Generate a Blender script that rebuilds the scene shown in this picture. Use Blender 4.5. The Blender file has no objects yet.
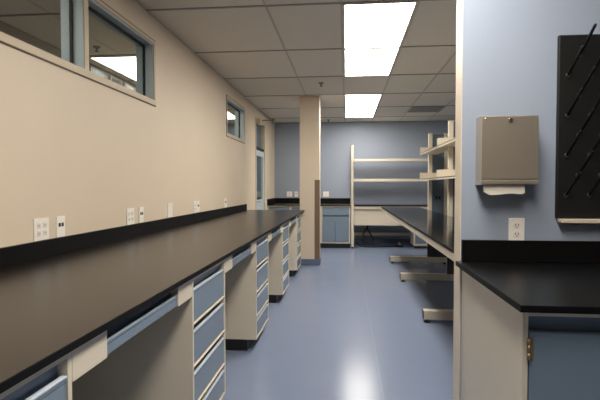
import bpy, bmesh, math, random
from mathutils import Vector, Matrix
random.seed(7)
scene = bpy.context.scene
COL = scene.collection

# ------------------------------------------------------------------ materials
def lin(c):
    return tuple(((v/255)/12.92 if v/255 <= .04045 else ((v/255+.055)/1.055)**2.4) for v in c)

def mat(name, rgb, rough=.5, metal=0., noise=.04, nscale=14., bump=0., bscale=200., spec=.5, stretch=None, coat=0.):
    m = bpy.data.materials.new(name); m.use_nodes = True
    nt = m.node_tree; N = nt.nodes; L = nt.links
    p = N['Principled BSDF']
    p.inputs['Roughness'].default_value = rough; p.inputs['Metallic'].default_value = metal
    p.inputs['Specular IOR Level'].default_value = spec
    p.inputs['Coat Weight'].default_value = coat
    tc = N.new('ShaderNodeTexCoord')
    src = tc.outputs['Object']
    if stretch:
        mp = N.new('ShaderNodeMapping'); mp.inputs['Scale'].default_value = stretch
        L.new(src, mp.inputs['Vector']); src = mp.outputs['Vector']
    c = lin(rgb)
    nz = N.new('ShaderNodeTexNoise'); nz.inputs['Scale'].default_value = nscale; nz.inputs['Detail'].default_value = 4
    L.new(src, nz.inputs['Vector'])
    mx = N.new('ShaderNodeMix'); mx.data_type = 'RGBA'
    mx.inputs['A'].default_value = tuple(v*(1-noise) for v in c)+(1,)
    mx.inputs['B'].default_value = tuple(min(1, v*(1+noise)) for v in c)+(1,)
    L.new(nz.outputs['Fac'], mx.inputs['Factor']); L.new(mx.outputs['Result'], p.inputs['Base Color'])
    if bump:
        n2 = N.new('ShaderNodeTexNoise'); n2.inputs['Scale'].default_value = bscale; L.new(src, n2.inputs['Vector'])
        b = N.new('ShaderNodeBump'); b.inputs['Strength'].default_value = bump; b.inputs['Distance'].default_value = .002
        L.new(n2.outputs['Fac'], b.inputs['Height']); L.new(b.outputs['Normal'], p.inputs['Normal'])
    return m

def mat_floor():
    m = mat('blue_sheet_floor', (120, 131, 153), .2, noise=.05, nscale=3., bump=.05, bscale=9., spec=.11)
    nt = m.node_tree; N = nt.nodes; L = nt.links; p = N['Principled BSDF']
    src = p.inputs['Base Color'].links[0].from_socket
    tc = N.new('ShaderNodeTexCoord'); sp = N.new('ShaderNodeSeparateXYZ'); L.new(tc.outputs['Object'], sp.inputs[0])
    a = N.new('ShaderNodeMath'); a.operation = 'SUBTRACT'; a.inputs[1].default_value = .228; L.new(sp.outputs['X'], a.inputs[0])
    pp = N.new('ShaderNodeMath'); pp.operation = 'PINGPONG'; pp.inputs[1].default_value = .915; L.new(a.outputs[0], pp.inputs[0])
    lt = N.new('ShaderNodeMath'); lt.operation = 'LESS_THAN'; lt.inputs[1].default_value = .003; L.new(pp.outputs[0], lt.inputs[0])
    mx = N.new('ShaderNodeMix'); mx.data_type = 'RGBA'; mx.inputs['B'].default_value = lin((129, 141, 159))+(1,)
    L.new(lt.outputs[0], mx.inputs['Factor']); L.new(src, mx.inputs['A']); L.new(mx.outputs['Result'], p.inputs['Base Color'])
    return m

def mat_emit(name, rgb, strength):
    m = bpy.data.materials.new(name); m.use_nodes = True
    nt = m.node_tree; N = nt.nodes; L = nt.links
    N.remove(N['Principled BSDF'])
    e = N.new('ShaderNodeEmission'); e.inputs['Color'].default_value = rgb+(1,); e.inputs['Strength'].default_value = strength
    L.new(e.outputs[0], N['Material Output'].inputs[0]); return m

def mat_glass(name):
    m = bpy.data.materials.new(name); m.use_nodes = True
    nt = m.node_tree; N = nt.nodes; L = nt.links
    N.remove(N['Principled BSDF'])
    t = N.new('ShaderNodeBsdfTransparent'); t.inputs[0].default_value = (.86, .9, .9, 1)
    g = N.new('ShaderNodeBsdfGlossy'); g.inputs['Roughness'].default_value = .01
    lw = N.new('ShaderNodeLayerWeight'); lw.inputs[0].default_value = .5
    pw = N.new('ShaderNodeMath'); pw.operation = 'POWER'; pw.inputs[1].default_value = 4; L.new(lw.outputs['Facing'], pw.inputs[0])
    f = N.new('ShaderNodeMath'); f.operation = 'MULTIPLY_ADD'; f.inputs[1].default_value = .45; f.inputs[2].default_value = .07; L.new(pw.outputs[0], f.inputs[0])
    x = N.new('ShaderNodeMixShader'); L.new(f.outputs[0], x.inputs[0]); L.new(t.outputs[0], x.inputs[1]); L.new(g.outputs[0], x.inputs[2])
    L.new(x.outputs[0], N['Material Output'].inputs[0]); return m

M = dict(
    beige=mat('beige_wall_paint', (221, 204, 180), .55, noise=.025, nscale=2.5, bump=.12, bscale=160),
    blue=mat('blue_wall_paint', (154, 164, 179), .5, noise=.03, nscale=2.5, bump=.12, bscale=160),
    white=mat('pale_wall_paint', (215, 205, 190), .6),
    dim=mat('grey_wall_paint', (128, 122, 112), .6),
    endcap=mat('partition_end_paint', (222, 208, 186), .45, noise=.02),
    floor=mat_floor(),
    tile=mat('ceiling_tile', (226, 220, 208), .9, noise=.05, nscale=120, bump=.4, bscale=140, spec=.1),
    tbar=mat('ceiling_grid_metal', (165, 158, 150), .6, spec=.2),
    runner=mat('ceiling_runner_metal', (196, 189, 180), .6, spec=.2),
    black=mat('black_epoxy_worktop', (24, 17, 12), .26, noise=.15, nscale=60, spec=.44),
    jetblack=mat('jet_black_worktop', (11, 11, 12), .28, noise=.15, nscale=60, spec=.36),
    benchblack=mat('polished_bench_top', (20, 20, 20), .12, noise=.1, nscale=60, spec=.5),
    blackr=mat('black_epoxy_edge', (14, 13, 13), .5, noise=.15, nscale=60, spec=.12),  # darkened, dulled worktop black; gives edges their dark reflection as colour
    cream=mat('cream_cabinet_enamel', (212, 201, 181), .38, noise=.02, nscale=5),
    steelblue=mat('blue_drawer_enamel', (117, 133, 147), .26, noise=.025, nscale=5),
    edgeblue=mat('pale_pull_edge', (186, 195, 206), .3, noise=.02),  # pale colour standing in for the glint on the blue lips
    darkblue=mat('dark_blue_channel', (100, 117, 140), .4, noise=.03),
    kick=mat('black_rubber_base', (18, 18, 20), .5),
    cove=mat('blue_cove_base', (96, 108, 134), .4),
    guard=mat('brown_corner_guard', (120, 97, 74), .45),
    frame=mat('grey_blue_window_metal', (188, 199, 202), .4, noise=.02),
    gasket=mat('black_gasket', (14, 15, 18), .6),
    trim=mat('window_trim_paint', (205, 188, 160), .5),
    shadowgap=mat('brown_reveal_edge', (96, 80, 66), .6),  # brown of the window bead and the closer arm
    glass=mat_glass('clear_pane'),
    plate=mat('ivory_plate', (247, 240, 230), .35, noise=.01),
    recept=mat('ivory_receptacle', (238, 229, 216), .4, noise=.01),
    softslot=mat('shaded_slot', (130, 118, 104), .6),  # paler slot colour, also behind the vent slats
    slot=mat('dark_slot', (24, 22, 22), .6),
    steel=mat('brushed_steel', (205, 192, 172), .36, metal=.9, noise=.08, nscale=30, stretch=(60, 60, 1.2)),
    chrome=mat('chrome', (225, 220, 212), .12, metal=1.),
    paper=mat('paper_towel', (236, 226, 212), .9, noise=.03, bump=.3, bscale=90),
    board=mat('black_rack_board', (17, 17, 15), .55, noise=.1, spec=.35),
    peg=mat('black_rack_peg', (10, 10, 10), .5, spec=.3),
    collar=mat('dark_peg_collar', (52, 52, 46), .3, spec=.6),
    tray=mat('pale_drip_tray', (208, 194, 172), .4),
    panel=mat('slate_utility_panel', (92, 105, 116), .45),
    hinge=mat('worn_hinge_metal', (150, 128, 98), .35, metal=.8),
    vent=mat('grey_vent_metal', (150, 145, 138), .5),
    ventdark=mat('dark_vent_slot', (58, 56, 54), .7),
    caster=mat('black_caster', (22, 21, 20), .4),
    cable=mat('black_cable', (15, 15, 17), .5),
    lamp=mat_emit('lit_diffuser', (1., .94, .86), 14.),
    corridorlamp=mat_emit('corridor_diffuser', (1., .93, .82), 7.),
    lightframe=mat('light_frame_enamel', (205, 196, 178), .5),
)

# ------------------------------------------------------------------ mesh builder
class MB:
    def __init__(self): self.bm = bmesh.new()
    def _merge(self, b):
        me = bpy.data.meshes.new('t'); b.to_mesh(me); b.free(); self.bm.from_mesh(me); bpy.data.meshes.remove(me); return self
    def box(self, x0, x1, y0, y1, z0, z1, bev=0., seg=2):
        b = bmesh.new()
        bmesh.ops.create_cube(b, size=1)
        for v in b.verts:
            v.co = Vector(((x0+x1)/2+v.co.x*(x1-x0), (y0+y1)/2+v.co.y*(y1-y0), (z0+z1)/2+v.co.z*(z1-z0)))
        if bev:
            bmesh.ops.bevel(b, geom=list(b.edges), offset=bev, segments=seg, profile=.5, affect='EDGES')
        return self._merge(b)
    def prism(self, prof, axis, a0, a1):
        """closed outline of 2D points swept along an axis: 'y' takes (x,z), 'x' takes (y,z), 'z' takes (x,y)"""
        b = bmesh.new()
        def P(u, v, a): return {'y': (u, a, v), 'x': (a, u, v), 'z': (u, v, a)}[axis]
        A = [b.verts.new(P(u, v, a0)) for u, v in prof]; B = [b.verts.new(P(u, v, a1)) for u, v in prof]
        n = len(prof)
        b.faces.new(A); b.faces.new(B)
        for i in range(n): b.faces.new((A[i], A[(i+1) % n], B[(i+1) % n], B[i]))
        bmesh.ops.recalc_face_normals(b, faces=list(b.faces))
        return self._merge(b)
    def tube(self, pts, rad, n=10):
        b = bmesh.new(); pts = [Vector(p) for p in pts]; rings = []
        rads = rad if isinstance(rad, (list, tuple)) else [rad]*len(pts)
        up = None
        for i, p in enumerate(pts):
            d = (pts[min(i+1, len(pts)-1)]-pts[max(i-1, 0)]).normalized()
            if up is None:
                up = Vector((0, 0, 1)) if abs(d.z) < .9 else Vector((1, 0, 0))
            s = d.cross(up).normalized(); up = s.cross(d).normalized()
            rings.append([b.verts.new(p+(s*math.cos(2*math.pi*k/n)+up*math.sin(2*math.pi*k/n))*rads[i]) for k in range(n)])
        for r0, r1 in zip(rings, rings[1:]):
            for k in range(n):
                f = b.faces.new((r0[k], r0[(k+1) % n], r1[(k+1) % n], r1[k])); f.smooth = True
        b.faces.new(rings[0]); b.faces.new(rings[-1])
        bmesh.ops.recalc_face_normals(b, faces=list(b.faces))
        return self._merge(b)
    def cyl(self, p0, p1, r, n=18): return self.tube([p0, p1], r, n)
    def ball(self, c, r, sz=1.):
        b = bmesh.new(); bmesh.ops.create_uvsphere(b, u_segments=14, v_segments=8, radius=r)
        for v in b.verts: v.co = Vector((v.co.x, v.co.y, v.co.z*sz))+Vector(c)
        for f in b.faces: f.smooth = True
        return self._merge(b)

def origin_of(o):
    v = Vector((0, 0, 0))
    while o is not None: v += o.location; o = o.parent
    return v

def obj(name, mb, m, parent=None, loc=None):
    """link a builder's shape as ONE mesh object; shape is given in world coordinates"""
    me = bpy.data.meshes.new(name)
    base = origin_of(parent) if parent is not None else Vector(loc or (0, 0, 0))
    bmesh.ops.translate(mb.bm, verts=list(mb.bm.verts), vec=-base)
    mb.bm.to_mesh(me); mb.bm.free()
    me.materials.append(M[m] if isinstance(m, str) else m)
    o = bpy.data.objects.new(name, me); COL.objects.link(o)
    if parent is not None: o.parent = parent
    elif loc: o.location = loc
    return o

def tag(o, label, cat, group=None):
    o['label'] = label; o['category'] = cat
    if group: o['group'] = group
    return o
def thing(name, loc, label, cat, group=None):
    o = bpy.data.objects.new(name, None); COL.objects.link(o); o.location = loc
    o.empty_display_size = .1
    return tag(o, label, cat, group)
def struct(name, mb, m, parent=None):
    o = obj(name, mb, m, parent)
    if parent is None: o['kind'] = 'structure'
    return o
def dup(root, loc, label, group=None):
    r = root.copy(); COL.objects.link(r); r.location = loc; r['label'] = label
    if group: r['group'] = group
    for ch in list(root.children):
        c = ch.copy(); COL.objects.link(c); c.parent = r
        for g in list(ch.children):
            d = g.copy(); COL.objects.link(d); d.parent = c
    return r

# ------------------------------------------------------------------ the room
CE = 2.74                     # ceiling height
XL = -1.65                    # left wall
XR = 2.75                     # right wall
YB = 10.75                    # back wall
YF = -3.0                     # wall behind the photographer
XC = -3.02                     # far wall of the corridor beyond the left wall
WT = .15                      # wall thickness

struct('floor', MB().box(XC-.1, XR+.1, YF-.1, YB+.1, -.1, 0), 'floor')

# suspended ceiling: tiles with thin grid bars
gx = [-.045+.61*k for k in range(-6, 6)]
gx = [x for x in gx if XC < x < XR]
gy = [3.79+1.247*k for k in range(-6, 7)]
gy = [y for y in gy if YF < y < YB]
ceil = struct('ceiling', MB().box(XC-.1, XR+.1, YF-.1, YB+.1, CE+.006, CE+.12), 'tile')
g = MB()
for y in gy: g.box(XC, XR, y-.012, y+.012, CE-.001, CE+.006)
obj('ceiling_grid', g, 'tbar', ceil)
g = MB()
for x in gx:
    if abs(x+1.265) > .1: g.box(x-.009, x+.009, YF, YB, CE+.001, CE+.006)
obj('main_runners', g, 'runner', ceil)

# left wall with the two strip windows and the door opening cut out
W1 = (.68, 3.93, 1.995, 2.52); W2 = (6.38, 7.52, 1.995, 2.53); D1 = (8.42, 9.40, 0, 2.545)
w = MB(); x0, x1 = XL-WT, XL
w.box(x0, x1, YF, W1[0], 0, CE)
w.box(x0, x1, W1[0], W1[1], 0, W1[2]); w.box(x0, x1, W1[0], W1[1], W1[3], CE)
w.box(x0, x1, W1[1], W2[0], 0, CE)
w.box(x0, x1, W2[0], W2[1], 0, W2[2]); w.box(x0, x1, W2[0], W2[1], W2[3], CE)
w.box(x0, x1, W2[1], D1[0], 0, CE); w.box(x0, x1, D1[0], D1[1], D1[3], CE)
w.box(x0, x1, D1[1], YB, 0, CE)
struct('wall_left', w, 'beige')
struct('wall_back', MB().box(XC-.1, XR+.1, YB, YB+.1, 0, CE), 'blue')
struct('wall_right', MB().box(XR, XR+.1, YF, YB, 0, CE), 'blue')
struct('wall_front', MB().box(XC-.1, XR+.1, YF-.1, YF, 0, CE), 'white')
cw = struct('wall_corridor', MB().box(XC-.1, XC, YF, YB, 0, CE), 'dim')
# partition carrying the dispenser and the drying rack
PY = 2.41; PX = .5655
pw = struct('wall_partition', MB().box(PX+.004, XR, PY, PY+.125, 0, CE), 'blue')
obj('end_cap', MB().box(PX, PX+.004, PY-.001, PY+.126, 0, CE), 'endcap', pw)
struct('baseboard_back', MB().box(.09, XR-.01, YB-.012, YB, 0, .1, .003), 'cove')
struct('baseboard_partition', MB().box(PX-.012, PX-.0005, PY-.003, PY+.13, 0, .1, .003), 'cove')

# column at the end of the long worktop
cx0, cx1, cy0, cy1 = -.758, -.440, 7.62, 7.95
colm = struct('column', MB().box(cx0, cx1, cy0, cy1, 0, CE, .004, 1), 'beige')
obj('corner_guard', MB().box(cx1-.075, cx1+.006, cy0-.006, cy0-.0005, .1, 1.39).box(cx1+.0005, cx1+.006, cy0, cy0+.08, .1, 1.39), 'guard', colm)
obj('cove_base', MB().box(cx0-.005, cx1+.012, cy0-.012, cy0-.0005, 0, .1, .003).box(cx1+.0005, cx1+.012, cy0-.012, cy1+.01, 0, .1, .003), 'cove', colm)

# windows
def window(name, W, mulls):
    y0, y1, z0, z1 = W
    f = MB(); T = .028; xa, xb = XL-WT+.002, XL-.002
    e = .001
    f.box(xa, xb, y0+e, y1-e, z0+e, z0+T).box(xa, xb, y0+e, y1-e, z1-T, z1-e)
    f.box(xa, xb, y0+e, y0+T, z0+T, z1-T).box(xa, xb, y1-T, y1-e, z0+T, z1-T)
    o = struct(name, f, 'frame')
    for ym in mulls:
        mm = obj('mullion', MB().box(xa, xb, ym-.03, ym+.03, z0+T, z1-T), 'frame', o)
        obj('mullion_cap', MB().box(XL-.002, XL+.006, ym-.025, ym+.025, z0+.02, z1-.02, .002), 'trim', mm)
    tr = MB(); c = .032
    tr.box(XL+.0005, XL+.009, y0-.012, y1+.012, z0-.012, z0+c, .002).box(XL+.0005, XL+.009, y0-.012, y1+.012, z1-.016, z1+.012, .002)
    tr.box(XL+.0005, XL+.009, y0-.012, y0+.016, z0+c, z1-.016).box(XL+.0005, XL+.009, y1-.016, y1+.012, z0+c, z1-.016)
    obj('trim', tr, 'trim', o)
    ed = MB(); a = .012; b2 = .020
    ed.box(XL+.0005, XL+.006, y0-b2, y1+b2, z0-b2, z0-a).box(XL+.0005, XL+.006, y0-b2, y1+b2, z1+a, z1+b2)
    ed.box(XL+.0005, XL+.006, y0-b2, y0-a, z0-a, z1+a).box(XL+.0005, XL+.006, y1+a, y1+b2, z0-a, z1+a)
    obj('edge_bead', ed, 'shadowgap', o)
    ys = [y0+T]+[v for ym in mulls for v in (ym-.03, ym+.03)]+[y1-T]
    for a0, a1 in zip(ys[::2], ys[1::2]):
        gk = MB(); xg = XL-.075; t = .009
        gk.box(xg-t, xg+t, a0, a1, z0+T, z0+T+.014).box(xg-t, xg+t, a0, a1, z1-T-.014, z1-T)
        gk.box(xg-t, xg+t, a0, a0+.014, z0+T, z1-T).box(xg-t, xg+t, a1-.014, a1, z0+T, z1-T)
        go = obj('gasket', gk, 'gasket', o)
        obj('pane', MB().box(xg-.003, xg+.003, a0+.004, a1-.004, z0+T+.004, z1-T-.004), 'glass', go)
    return o
window('window_1', W1, (1.77, 2.866))
window('window_2', W2, ())

# door with glazed leaf and glazed transom, seen along the wall
y0, y1, _, zt = D1
f = MB(); xa, xb = XL-.06, XL+.012
f.box(xa, xb, y0+.001, y0+.05, 0, zt-.001).box(xa, xb, y1-.05, y1-.001, 0, zt-.001).box(xa, xb, y0+.05, y1-.05, zt-.05, zt-.001)
door = struct('door_1', f, 'trim')
xa, xb = XL-WT+.002, XL-.0605
obj('jamb_lining', MB().box(xa, xb, y0+.001, y0+.05, 0, zt-.001).box(xa, xb, y1-.05, y1-.001, 0, zt-.001).box(xa, xb, y0+.05, y1-.05, zt-.05, zt-.001), 'steelblue', door)
hd = obj('head_rail', MB().box(XL-.055, XL-.001, y0+.05, y1-.05, 1.985, 2.02), 'gasket', door)
lf = MB(); lx0, lx1 = XL-.048, XL-.004; a, b = y0+.053, y1-.053
lf.box(lx0, lx1, a, b, .01, 1.03).box(lx0, lx1, a, a+.1, 1.03, 1.96).box(lx0, lx1, b-.1, b, 1.03, 1.96).box(lx0, lx1, a+.1, b-.1, 1.86, 1.96)
leaf = obj('door_leaf', lf, 'frame', door)
obj('glass_pane', MB().box(XL-.029, XL-.023, a+.1, b-.1, 1.03, 1.86), 'glass', leaf)
obj('door_handle', MB().cyl((lx1, a+.06, 1.0), (lx1+.05, a+.06, 1.0), .011).box(lx1+.04, lx1+.055, a+.05, a+.16, .99, 1.01, .004), 'chrome', leaf)
obj('transom_pane', MB().box(XL-.029, XL-.023, y0+.05, y1-.05, 2.02, zt-.05), 'glass', door)
cl = obj('closer_arm', MB().box(XL+.012, XL+.30, 8.73, 8.75, 2.515, 2.528).box(XL+.27, XL+.31, 8.715, 8.765, 2.50, 2.54, .005), 'shadowgap', door)
obj('closer_body', MB().box(XL+.0125, XL+.075, 8.52, 8.76, 2.42, 2.535, .006), 'trim', door)

# strip windows of the corridor's far wall
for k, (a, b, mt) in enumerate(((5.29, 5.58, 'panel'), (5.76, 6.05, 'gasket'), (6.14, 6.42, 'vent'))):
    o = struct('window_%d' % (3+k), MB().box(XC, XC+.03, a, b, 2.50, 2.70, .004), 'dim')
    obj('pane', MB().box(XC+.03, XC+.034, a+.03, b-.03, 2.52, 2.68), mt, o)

# ------------------------------------------------------------------ ceiling lights
def light(x0, x1, y0, y1, lamp, label, group):
    t = thing('ceiling_light', ((x0+x1)/2, (y0+y1)/2, CE), label, 'ceiling light', group)
    f = MB(); z0, z1 = CE-.006, CE+.003; r = .022
    f.box(x0, x1, y0, y0+r, z0, z1).box(x0, x1, y1-r, y1, z0, z1).box(x0, x0+r, y0+r, y1-r, z0, z1).box(x1-r, x1, y0+r, y1-r, z0, z1)
    obj('light_frame', f, 'lightframe', t)
    obj('diffuser', MB().box(x0+r, x1-r, y0+r, y1-r, CE-.003, CE+.002), lamp, t)
    return t
lx = (-.04, .56)
GL = 'recessed ceiling lights above the aisle'
rows = [(.05, 1.296), (1.297, 2.54), (3.79, 5.036), (5.038, 6.28), (7.535, 8.777), (8.779, 10.02)]
labs = ['lit ceiling panel almost straight above the photographer, out of the frame',
        'lit ceiling panel just before the top edge of the photo, out of the frame',
        'largest lit ceiling panel, cut by the top edge of the photo',
        'lit ceiling panel joined end to end behind the largest one, before the plain tile',
        'lit ceiling panel beyond the plain tile, nearer of the small far pair',
        'farthest lit ceiling panel in the aisle, close to the blue back wall']
for (a, b), l in zip(rows, labs): light(lx[0], lx[1], a+.006, b-.006, 'lamp', l, GL)
GC = 'corridor ceiling lights seen through the strip windows'
for (a, b), l in zip([(1.33, 2.54), (5.07, 6.28), (6.31, 7.5), (8.80, 10.02)],  # first panel is out of view, added to light the window reveals
        ['nearest corridor ceiling panel, beyond the left edge of the photo',
         'lit corridor ceiling panel seen bright through the right pane of the large strip window',
         'lit corridor ceiling panel right behind the one showing in the large strip window',
         'lit corridor ceiling panel seen through the small strip window near the door']):
    light(-2.90, -2.28, a, b, 'corridorlamp', l, GC)

# sprinklers and vent
def sprinkler(x, y, label):
    t = thing('sprinkler', (x, y, CE), label, 'sprinkler', 'ceiling sprinklers')
    obj('escutcheon', MB().tube([(x, y, CE+.004), (x, y, CE-.006), (x, y, CE-.014)], [.038, .036, .02], 16), 'vent', t)
    obj('sprinkler_head', MB().tube([(x, y, CE-.012), (x, y, CE-.04), (x, y, CE-.042), (x, y, CE-.046)], [.009, .007, .02, .02], 12), 'ventdark', t)
sprinkler(-.36, 6.66, 'small sprinkler head in the ceiling tile in front of the beige column')
sprinkler(-.40, 10.35, 'small sprinkler head on the ceiling close to the blue back wall')
sprinkler(-2.60, 4.72, 'sprinkler head on the corridor ceiling seen through the large strip window')
t = thing('ceiling_vent', (1.5, 9.1, CE), 'grey slatted air vent in the ceiling near the back wall', 'vent')
v0, v1, u0, u1 = 8.79, 9.40, 1.185, 1.785
fr = MB(); r = .03; z0, z1 = CE-.012, CE+.002
fr.box(u0, u1, v0, v0+r, z0, z1).box(u0, u1, v1-r, v1, z0, z1).box(u0, u0+r, v0+r, v1-r, z0, z1).box(u1-r, u1, v0+r, v1-r, z0, z1)
obj('vent_frame', fr, 'vent', t)
obj('vent_backing', MB().box(u0+r, u1-r, v0+r, v1-r, CE-.004, CE+.002), 'softslot', t)
sl = MB()
for k in range(9):
    yy = v0+r+.03+k*.061
    sl.prism([(yy-.018, CE-.005), (yy-.014, CE-.005), (yy+.014, CE-.016), (yy+.010, CE-.016)], 'x', u0+r, u1-r)
obj('vent_slats', sl, 'vent', t)

# ------------------------------------------------------------------ long worktop and its cabinets (left)
FX = -.695        # plane of the cabinet fronts
EX = -.678        # front edge of the worktop
TOP, UND = .90, .880
YE = 7.60
wt = tag(obj('worktop', MB().box(XL+.003, EX-.004, -1.2, YE-.004, UND, TOP), 'black', loc=(-1.17, 3.2, UND)),
         'long black worktop running along the beige left wall to the column', 'worktop')
obj('front_edge', MB().box(EX-.0039, EX, -1.2, YE, UND, TOP-.0002).box(XL+.003, EX-.004, YE-.0039, YE, UND, TOP-.0005), 'blackr', wt)  # strip darker than the top, imitating the dark surroundings it would mirror
obj('backsplash', MB().box(XL+.002, XL+.022, -1.2, YE, TOP+.0005, TOP+.095, .002), 'blackr', wt)

LIPS = [(.664, .814), (.466, .619), (.276, .420), (.105, .232)]
def front_profile(z0, z1, x=FX):
    # drawer front with rounded finger lip at its top edge
    lip = [(x-.004+.009*math.cos(a), z1-.009+.009*math.sin(a)) for a in [math.radians(-20+25*k) for k in range(9)]]
    return [(x-.016, z0), (x, z0), (x+.002, z0+.004), (x+.002, z1-.018)]+lip+[(x-.013, z1-.018), (x-.016, z1-.022)]
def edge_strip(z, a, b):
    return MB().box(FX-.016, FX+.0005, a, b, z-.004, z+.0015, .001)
def drawer_cabinet(y0, y1, label):
    t = thing('drawer_cabinet', (-1.2, y0, 0), label, 'drawer cabinet', 'drawer cabinets under the long worktop')
    c = MB(); xb = XL+.03; s = .018; zt = UND-.001
    c.box(xb, FX, y0, y0+s, .09, zt, .0015).box(xb, FX, y1-s, y1, .09, zt, .0015)
    c.box(xb, xb+s, y0+s, y1-s, .09, zt).box(xb, FX, y0+s, y1-s, .09, .102).box(xb, FX, y0+s, y1-s, .858, zt)
    for a_, _b in LIPS[:-1]: c.box(xb, FX+.002, y0+s, y1-s, a_-.011, a_-.004, .001)
    obj('carcass', c, 'cream', t)
    obj('toe_kick', MB().box(xb, FX-.075, y0+.004, y1-.004, 0, .0895), 'kick', t)
    for k, (a, b) in enumerate(LIPS):
        d = MB().prism(front_profile(a, b, FX-.006), 'y', y0+s+.003, y1-s-.003)
        do = obj('drawer', d, 'steelblue', t)
        topgap = (.858 if k == 0 else LIPS[k-1][0]-.012)
        obj('pull_edge', edge_strip(b, y0+s+.003, y1-s-.003), 'edgeblue', do)  # thin pale strip, the lip's highlight put into the colour
        obj('finger_pull', MB().box(FX-.031, FX-.027, y0+s+.001, y1-s-.001, b-.05, topgap-.002), 'darkblue', do)
    return t
P0 = 1.518
cab = drawer_cabinet(2.063, 2.640, 'largest cream cabinet with four blue drawers, second from the camera under the long worktop')
base = cab.location.copy()
ys = [2.063-P0, 2.063+P0, 2.063+2*P0, 2.063+3*P0]
dup(cab, (base.x, ys[0], 0), 'cream drawer cabinet in the lower left corner, only its top blue drawer showing')
dup(cab, (base.x, ys[1], 0), 'third drawer cabinet from the camera, its plain cream side and black plinth showing')
dup(cab, (base.x, ys[2], 0), 'narrow-looking drawer cabinet second from the beige column in the left row')
dup(cab, (base.x, ys[3], 0), 'farthest drawer cabinet of the left row, right against the beige column')

def knee_drawer(y0, y1, label):
    t = thing('hanging_drawer', (FX-.2, y0, .75), label, 'drawer', 'shallow drawers over the knee spaces')
    e = .002; bw = .178
    for a, b, near in ((y0+e, y0+bw, True), (y1-bw, y1-e, False)):
        obj('end_bracket', MB().box(FX-.030, FX, a, b, .788, UND-.001, .0015).box(FX-.45, FX-.030, a if near else b-.016, a+.016 if near else b, .788, UND-.001), 'cream', t)
    d = obj('drawer_front', MB().prism(front_profile(.790, .839, FX-.008), 'y', y0+bw+.003, y1-bw-.003), 'steelblue', t)
    obj('finger_pull', MB().box(FX-.036, FX-.031, y0+bw+.001, y1-bw-.001, .788, UND-.003), 'darkblue', d)
    obj('drawer_box', MB().box(FX-.45, FX-.037, y0+bw+.02, y1-bw-.02, .79, .85), 'cream', t)
    return t
kd = knee_drawer(2.640-P0, 2.063, 'widest shallow blue drawer over the nearest open knee space at lower left')
kb = kd.location.copy()
dup(kd, (kb.x, kb.y+P0, kb.z), 'shallow blue drawer over the knee space just past the largest drawer cabinet')
dup(kd, (kb.x, kb.y+2*P0, kb.z), 'shallow blue drawer over the third knee space, past the cabinet with the notched plinth')
k4 = dup(kd, (kb.x, kb.y+3*P0, kb.z), 'farthest shallow blue drawer, over the last knee space before the column')

# ------------------------------------------------------------------ wall plates
def plate_on_left(y0, y1, z0, z1, kind, label):
    t = thing('wall_outlet' if kind == 'duplex' else 'data_outlet' if kind == 'jack' else 'blank_plate', (XL, (y0+y1)/2, z0), label,
              'outlet', 'wall plates above the long worktop')
    obj('cover_plate', MB().box(XL+.0005, XL+.007, y0, y1, z0, z1, .002), 'plate', t)
    yc, zc = (y0+y1)/2, (z0+z1)/2
    if kind == 'duplex':
        for dy in ((-.026, .026) if y1-y0 > .1 else (0,)):
            for dz in (.021, -.021):
                ro = obj('receptacle', MB().box(XL+.007, XL+.0095, yc+dy-.015, yc+dy+.015, zc+dz-.015, zc+dz+.015, .001), 'recept', t)
                obj('slots', MB().box(XL+.0095, XL+.0100, yc+dy-.007, yc+dy-.004, zc+dz-.004, zc+dz+.006)
                    .box(XL+.0095, XL+.0100, yc+dy+.004, yc+dy+.007, zc+dz-.004, zc+dz+.006).box(XL+.0095, XL+.0100, yc+dy-.002, yc+dy+.002, zc+dz-.010, zc+dz-.007), 'softslot', ro)
    elif kind == 'jack':
        for dy in (-.014, .014):
            obj('jack', MB().box(XL+.007, XL+.009, yc+dy-.010, yc+dy+.010, zc+.000, zc+.022, .001), 'slot', t)
    else:
        for dz in (.04, -.04): obj('screw', MB().cyl((XL+.007, yc, zc+dz), (XL+.0085, yc, zc+dz), .004, 10), 'recept', t)
plate_on_left(2.33, 2.455, .996, 1.116, 'duplex', 'leftmost ivory double power outlet plate, on the beige wall below the large window')
plate_on_left(2.525, 2.605, .996, 1.116, 'jack', 'ivory plate with two dark jacks beside the leftmost power outlet')
plate_on_left(3.39, 3.51, .996, 1.12, 'duplex', 'second ivory double power outlet plate from the left on the beige wall')
plate_on_left(3.60, 3.68, .996, 1.12, 'jack', 'second ivory jack plate from the left, below the right end of the large window')
plate_on_left(4.20, 4.32, .998, 1.13, 'blank', 'blank ivory plate alone between the two strip windows above the worktop')
plate_on_left(4.93, 5.04, .998, 1.125, 'duplex', 'ivory power outlet plate touching a jack plate, left of the small window')
plate_on_left(5.05, 5.15, .998, 1.125, 'jack', 'ivory jack plate touching the right side of a power plate, before the small window')
plate_on_left(6.22, 6.36, .998, 1.125, 'jack', 'farthest ivory jack plate on the beige wall, below the small window')

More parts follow.
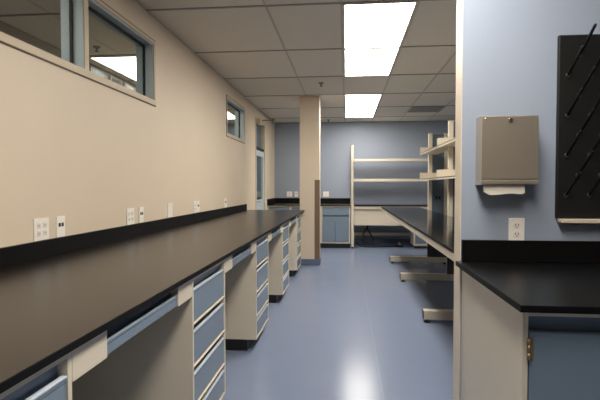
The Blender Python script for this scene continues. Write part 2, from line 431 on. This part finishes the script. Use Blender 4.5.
def plate_facing(x0, x1, z0, z1, y, label, jack=False, group=None):
    t = thing('data_outlet' if jack else 'wall_outlet', ((x0+x1)/2, y, z0), label, 'outlet', group)
    obj('cover_plate', MB().box(x0, x1, y-.007, y-.0005, z0, z1, .002), 'plate', t)
    xc, zc = (x0+x1)/2, (z0+z1)/2
    if jack: obj('jack', MB().box(xc-.012, xc+.012, y-.009, y-.007, zc, zc+.022), 'slot', t)
    else:
        for dz in (.022, -.022):
            ro = obj('receptacle', MB().tube([(xc, y-.007, zc+dz), (xc, y-.0098, zc+dz)], [.0175, .0165], 20), 'recept', t)
            obj('slots', MB().box(xc-.008, xc-.005, y-.0105, y-.0098, zc+dz-.002, zc+dz+.008).box(xc+.005, xc+.008, y-.0105, y-.0098, zc+dz-.002, zc+dz+.007)
                .cyl((xc, y-.0105, zc+dz-.008), (xc, y-.0098, zc+dz-.008), .003, 10), 'slot', ro)
    return t
GB = 'wall plates on the blue back wall'
plate_facing(-1.37, -1.24, 1.045, 1.165, YB, 'ivory outlet plate on the back wall left of the column, the left one of two', group=GB)
plate_facing(-1.19, -1.11, 1.045, 1.165, YB, 'narrow ivory jack plate on the back wall close to the column left side', jack=True, group=GB)
plate_facing(-.53, -.40, 1.045, 1.165, YB, 'ivory outlet plate on the back wall just right of the column', group=GB)
plate_facing(.797, .872, 1.016, 1.132, PY, 'ivory duplex outlet under the steel towel dispenser on the blue wall')

# ------------------------------------------------------------------ back cabinet run
BY = 9.74
bt = tag(obj('worktop', MB().box(XL+.003, .085, BY-.03, YB-.003, UND, TOP, .003), 'black', loc=(-.8, BY, UND)), 'short black worktop along the blue back wall behind the column', 'worktop')
obj('backsplash', MB().box(XL+.003, .085, YB-.022, YB-.002, TOP+.0005, TOP+.115, .002).box(XL+.002, XL+.022, BY-.03, YB-.024, TOP+.0005, TOP+.115, .002), 'blackr', bt)
def base_cabinet(x0, x1, label, doors):
    t = thing('base_cabinet', ((x0+x1)/2, BY, 0), label, 'cabinet', 'blue base cabinets on the back wall')
    s = .022; zt = UND-.001; yb = YB-.03
    c = MB().box(x0, x0+s, BY, yb, .1, zt).box(x1-s, x1, BY, yb, .1, zt).box(x0+s, x1-s, yb-s, yb, .1, zt)
    c.box(x0+s, x1-s, BY, yb-s, .1, .13).box(x0+s, x1-s, BY, yb-s, .85, zt)
    obj('carcass', c, 'cream', t)
    obj('toe_kick', MB().box(x0+.002, x1-.002, BY+.05, yb, 0, .0995), 'kick', t)
    d = obj('drawer', MB().box(x0+s+.002, x1-s-.002, BY-.012, BY+.02, .685, .835, .004), 'steelblue', t)
    obj('finger_pull', MB().box(x0+s+.002, x1-s-.002, BY+.03, BY+.035, .63, .85), 'darkblue', d)
    n = doors; w = (x1-x0-2*s)/n
    for k in range(n):
        obj('cabinet_door', MB().box(x0+s+k*w+.002, x0+s+(k+1)*w-.002, BY-.012, BY+.02, .134, .655, .004), 'steelblue', t)
base_cabinet(-.52, .075, 'blue two-door base cabinet with a drawer, between the column and the back workbench', 2)
base_cabinet(-1.16, -.525, 'blue base cabinet on the back wall just left of the column, mostly hidden', 2)
base_cabinet(XL+.01, -1.165, 'blue base cabinet in the far left corner beyond the long worktop', 1)

# ------------------------------------------------------------------ workbenches with uprights and shelves
def receptacles(x, y, z, parent):
    # outlet on the slate panel, facing the photographer
    o = obj('panel_outlet', MB().box(x-.055, x+.055, y-.006, y-.0005, z-.06, z+.06, .002), 'panel', parent)
    return o
def back_bench():
    t = thing('workbench', (.9, 10.0, 0), 'cream workbench with black top and two shelves standing against the blue back wall', 'workbench')
    x0, x1 = .10, 1.87; yf, yr = 9.76, 10.45
    bt_ = obj('bench_top', MB().box(x0+.06, x1-.06, yf+.004, yr, UND-.004, TOP), 'benchblack', t)
    obj('front_edge', MB().box(x0+.06, x1-.06, yf, yf+.0039, UND-.008, TOP-.0002), 'blackr', bt_)
    obj('top_rail', MB().box(x0+.062, x1-.062, yf+.012, yf+.05, .815, UND-.009, .002), 'cream', t)
    obj('apron', MB().box(x0+.062, x1-.062, yf+.055, yf+.075, .475, .865, .002), 'cream', t)
    for a in (x0, x1-.055):
        u = obj('upright', MB().box(a, a+.055, yf+.02, yf+.075, .03, .90, .004).box(a, a+.055, yr+.002, yr+.06, .06, 2.19, .004), 'cream', t)
        obj('foot', MB().box(a, a+.055, yf-.0, yr+.06, .03, .10, .004), 'cream', u)
        for yy in (yf+.04, yr+.03): obj('leveler', MB().cyl((a+.027, yy, 0), (a+.027, yy, .03), .022), 'caster', u)
    for z in (1.395, 1.825):
        obj('shelf', MB().box(x0+.058, x1-.058, yr-.24, yr+.06, z, z+.045, .004).box(x0+.058, x1-.058, yr-.243, yr-.241, z-.004, z+.05), 'cream', t)
    obj('stretcher', MB().box(x0+.056, x1-.056, yr+.01, yr+.05, .2, .26), 'cream', t)
back_bench()

def side_bench(y0, y1, frames, label, segs):
    t = thing('workbench', (1.1, (y0+y1)/2, 0), label, 'workbench', 'cantilever workbenches behind the partition')
    xf, xr = .650, 1.335
    bt_ = obj('bench_top', MB().box(xf+.004, xr, y0, y1, UND, TOP), 'benchblack', t)
    obj('front_edge', MB().box(xf, xf+.0039, y0, y1, UND, TOP-.0002), 'blackr', bt_)
    obj('front_rail', MB().box(xf+.004, xf+.045, y0+.006, y1-.006, .828, UND-.001, .003).box(xf+.045, xr, y1-.045, y1-.008, .815, UND-.001, .002)
        .box(xf+.045, xr, y0+.008, y0+.045, .815, UND-.001, .002), 'cream', t)
    for yl in frames:
        u = obj('upright', MB().box(1.345, 1.405, yl, yl+.065, .03, 2.155, .004), 'cream', t)
        obj('rear_upright', MB().box(1.597, 1.619, yl, yl+.065, .03, 2.155, .003).box(1.632, 1.655, yl, yl+.065, .03, 2.155, .003), 'cream', u)
        p = obj('utility_panel', MB().box(1.406, 1.596, yl+.012, yl+.05,   .12, 2.14), 'panel', t)
        for z in (1.095,):
            so = MB()
            for dx in (-.026, .026): so.box(1.502+dx-.016, 1.502+dx+.016, yl+.006, yl+.0115, z-.022, z+.03, .001)
            obj('panel_socket', so, 'slot', p)
        obj('lower_panel', MB().box(1.335, 1.66, yl-.008, yl-.002, .116, .80), 'ventdark', u)
        ft = obj('foot', MB().box(  .730, 1.67, yl-.01, yl+.075, .030, .115, .006), 'cream', t)
        obj('foot_cap', MB().box(.726, .7295, yl-.006, yl+.071, .033, .112), 'caster', ft)
        obj('leveler', MB().cyl((.765, yl+.03, 0), (.765, yl+.03, .012), .032).cyl((.765, yl+.03, .012), (.765, yl+.03, .030), .012), 'caster', ft)
        obj('leveler', MB().cyl((1.62, yl+.03, 0), (1.62, yl+.03, .030), .025), 'caster', ft)
        obj('arm', MB().box(.70, 1.344, yl+.012, yl+.052, .80, .814, .002), 'cream', u)
    for a, b in segs:
        for z in (1.392, 1.812):
            s = obj('shelf', MB().box(1.205, 1.49, a, b, z, z+.018, .002).box(1.205, 1.211, a, b, z-.014, z+.02, .001), 'cream', t)
            for y in (a, b-.012):
                obj('end_plate', MB().box(1.205, 1.49, y, y+.012, z-.005, z+.115, .002), 'cream', s)
    return t
side_bench(4.60, 8.87, (6.40, 7.93), 'long black-topped workbench with two raised shelves in the aisle right of the floor', [(6.468, 7.925), (4.62, 6.395)])
side_bench(2.72, 4.58, (2.9, 4.50), 'nearer black-topped workbench right behind the blue partition, one foot showing', [(2.975, 4.495)])

# pedestal, power strip and cord under the back bench
t = thing('pedestal', (1.5, 9.9, 0), 'small cream drawer pedestal with blue front under the back workbench', 'pedestal')
x0, x1, yf, yr = 1.385, 1.66, 9.86, 10.4
obj('case', MB().box(x0, x0+.03, yf, yr, .055, .46, .002).box(x1-.02, x1, yf, yr, .055, .46, .002).box(x0+.03, x1-.02, yf, yr, .42, .46).box(x0+.03, x1-.02, yf, yr, .055, .10).box(x0+.03, x1-.02, yr-.02, yr, .10, .42), 'cream', t)
d = obj('drawer', MB().box(x0+.034, x1-.024, yf-.008, yf+.02, .265, .416, .004), 'steelblue', t)
obj('knob', MB().cyl((x0+.075, yf-.03, .35), (x0+.075, yf-.008, .35), .016, 14), 'caster', d)
d = obj('drawer', MB().box(x0+.034, x1-.024, yf-.008, yf+.02, .106, .258, .004), 'steelblue', t)
for cx in (x0+.035, x1-.035):
    for cyy in (yf+.05, yr-.05):
        obj('caster', MB().cyl((cx-.012, cyy, .0265), (cx+.012, cyy, .0265), .0265, 14).box(cx-.006, cx+.006, cyy-.006, cyy+.006, .03, .055), 'caster', t)
import itertools
def smooth(pts, n=8):
    out = []; P = [Vector(p) for p in pts]; P = [P[0]]+P+[P[-1]]
    for i in range(1, len(P)-2):
        for k in range(n):
            u = k/n; a, b, c, d = P[i-1:i+3]
            out.append(.5*((2*b)+(c-a)*u+(2*a-5*b+4*c-d)*u*u+(3*b-a-3*c+d)*u**3))
    out.append(P[-2]); return out
yc = 10.05
pts = [(.46, yc, .47), (.43, yc, .40), (.36, yc, .28), (.33, yc-.05, .16), (.38, yc-.05, .07), (.50, yc-.05, .06), (.56, yc-.05, .14), (.52, yc-.05, .26), (.45, yc-.02, .36), (.44, yc, .45)]
tag(obj('extension_cable', MB().tube(smooth(pts), .015, 10).tube(smooth([(.13+.07, yc-.1, .10), (.26, yc-.1, .05), (.38, yc-.08, .016), (.6, yc-.1, .016), (.85, yc-.05, .016), (1.04, yc, .02)]), .012, 8), 'cable', loc=(.45, yc, 0)),
    'black power cord hanging in a loop under the back workbench', 'cord')
t = thing('power_strip', (1.1, yc, 0), 'dark power plug block on the floor under the back workbench', 'power strip')
obj('strip_body', MB().box(1.03, 1.19, yc-.03, yc+.03, .002, .05, .006), 'caster', t)
obj('plug', MB().box(1.09, 1.14, yc-.02, yc+.02, .05, .10, .006), 'vent', t)

# ------------------------------------------------------------------ right-hand cabinet
RX = .575; RF = 1.589; RE = 1.523; RT = .916; RU = .894
wt = tag(obj('worktop', MB().box(.548, XR-.003, RE+.004, PY-.003, RU, RT), 'jetblack', loc=(1.6, 2.0, UND)), 'black worktop with backsplash below the steel towel dispenser', 'worktop')
obj('front_edge', MB().box(.544, XR-.003, RE, RE+.0039, RU, RT-.0005).box(.544, .5479, RE+.004, PY-.003, RU, RT-.0005), 'blackr', wt)
obj('backsplash', MB().box(PX+.006, XR-.003, PY-.022, PY-.002, RT+.0005, RT+.107, .002), 'blackr', wt)
t = thing('base_cabinet', (1.1, 2.0, 0), 'cream base cabinet with blue hinged doors at the right foreground', 'cabinet')
s = .018; zt = RU-.001; x1 = 1.75; yb = PY-.006
c = MB().box(RX, RX+s, RF, yb, .1, zt, .0015).box(x1-s, x1, RF, yb, .1, zt).box(RX+s, x1-s, yb-s, yb, .1, zt).box(RX+s, x1-s, RF, yb-s, .1, .13).box(RX+s, x1-s, RF, yb-s, .866, zt)
obj('carcass', c, 'cream', t)
obj('toe_kick', MB().box(RX+.004, x1-.004, RF+.075, yb, 0, .0995), 'kick', t)
w2 = (x1-RX-2*s)/2
for k in range(2):
    a = RX+s+k*w2+.003; b = RX+s+(k+1)*w2-.003
    pr = [(-p[0]+FX+RF, p[1]) for p in front_profile(.135, .818)]
    d = obj('cabinet_door', MB().prism(pr, 'x', a, b), 'steelblue', t)
    obj('finger_pull', MB().box(a-.002, b+.002, RF+.030, RF+.035, .75, .868), 'darkblue', d)
    hx = a-.004 if k == 0 else b+.004
    for z in (.725, .25):
        hm = MB()
        for q in range(3): hm.cyl((hx, RF-.010, z+q*.024), (hx, RF-.010, z+q*.024+.022), .0065, 12)
        hm.box(hx-.004, hx+.016, RF-.0065, RF-.0045, z, z+.07) if k == 0 else hm.box(hx-.016, hx+.004, RF-.0065, RF-.0045, z, z+.07)
        obj('hinge', hm, 'hinge', d)

# towel dispenser
t = thing('towel_dispenser', (.77, PY, 1.28), 'brushed steel paper towel dispenser on the blue partition wall', 'towel dispenser')
dx0, dx1, dz0, dz1 = .637, .890, 1.295, 1.622; df = PY-.108
b = MB()
prof = [(PY-.001, dz0), (df+.012, dz0), (df+.004, dz0+.004), (df, dz0+.016), (df, dz1-.012), (df+.004, dz1-.004), (df+.014, dz1), (PY-.001, dz1)]
b.prism(prof, 'x', dx0, dx1)
obj('housing', b, 'steel', t)
obj('front_cover', MB().box(dx0-.002, dx1+.002, df-.004, df-.0005, dz0+.028, dz1-.004, .0015), 'steel', t)
obj('lower_lip', MB().box(dx0-.003, dx1+.003, df-.007, df-.0005, dz0+.004, dz0+.022, .002), 'steel', t)
lk = obj('lock', MB().tube([((dx0+dx1)/2, df-.004, dz1-.024), ((dx0+dx1)/2, df-.012, dz1-.024)], [.0115, .010], 20), 'chrome', t)
obj('keyhole', MB().box((dx0+dx1)/2-.0015, (dx0+dx1)/2+.0015, df-.0126, df-.012, dz1-.031, dz1-.017), 'slot', lk)
obj('rivet', MB().ball((dx0+.014, df-.004, dz1-.014), .005), 'chrome', t)
pw_ = MB()
n = 14; top = []; bot = []
for k in range(n+1):
    u = k/n; x = dx0+.016+u*.185
    pw_x = x
    top.append((x, dz0-.001)); bot.append((x, dz0-.044-.004*math.sin(u*7)+(.012*max(0, .12-u)/.12)+(.01*max(0, u-.92)/.08)))
pw_.prism(top+bot[::-1], 'y', df+.012, df+.024)
pw_.prism([(a, b+.01) for a, b in top[1:-1]]+[(a, b+.012) for a, b in bot[1:-1][::-1]], 'y', df+.026, df+.036)
tag(obj('paper_towel', pw_, 'paper', loc=(.74, df+.02, dz0-.04)), 'white paper towel sticking out below the steel dispenser', 'paper towel')

# drying rack with slanting pegs
t = thing('drying_rack', (1.32, PY, 1.12), 'black pegboard drying rack with slanting pegs on the blue wall at the right edge', 'drying rack')
rx0, rx1, rz0, rz1 = 1.012, 1.66, 1.135, 2.015
obj('board', MB().box(rx0, rx1, PY-.022, PY-.001, rz0, rz1, .006), 'board', t)
obj('drip_tray', MB().box(rx0+.012, rx1, PY-.06, PY-.001, rz0-.022, rz0-.003, .003), 'tray', t)
for r_ in range(9):
    z = 1.246+r_*.0957
    if z > 1.95: break
    for c_ in range(6):
        x = 1.056+c_*.105+(0 if r_ % 2 == 0 else .0525)
        # row parity: the photo shows the first column's pegs at every second row
        if x > rx1-.02: continue
        yb_ = PY-.022
        d = Vector((0.012, -.118, .108)); p0 = Vector((x, yb_, z))
        L_ = [p0+d*u for u in (0, .5, .96, 1.0)]
        m_ = MB().tube(L_, [.0066, .0068, .0068, .004], 10)
        po = obj('peg', m_, 'peg', t)
        obj('collar', MB().tube([p0+Vector((0, .0005, 0)), p0+Vector((0, -.007, 0))], [.012, .010], 12), 'collar', po)

# ------------------------------------------------------------------ world, camera, view
wd = bpy.data.worlds.new('room_air'); scene.world = wd; wd.use_nodes = True
wd.node_tree.nodes['Background'].inputs[0].default_value = (.6, .65, .7, 1); wd.node_tree.nodes['Background'].inputs[1].default_value = .0
cam = bpy.data.cameras.new('camera'); co = bpy.data.objects.new('camera', cam); COL.objects.link(co)
cam.sensor_fit = 'HORIZONTAL'; cam.sensor_width = 36; cam.lens = 470/600*36; cam.clip_start = .02
co.location = (0, 0, 1.29); co.rotation_euler = (math.radians(90-1.698), 0, math.radians(5.65))
scene.camera = co
vs = scene.view_settings
scene.display_settings.display_device = 'sRGB'
vs.view_transform = 'Standard'; vs.look = 'None'; vs.gamma = 1; vs.use_curve_mapping = False
vs.exposure = 0.58
cy = scene.cycles
cy.use_denoising = True; cy.max_bounces = 10; cy.diffuse_bounces = 6; cy.glossy_bounces = 5; cy.transparent_max_bounces = 10
cy.caustics_reflective = False; cy.caustics_refractive = False; cy.sample_clamp_indirect = 6
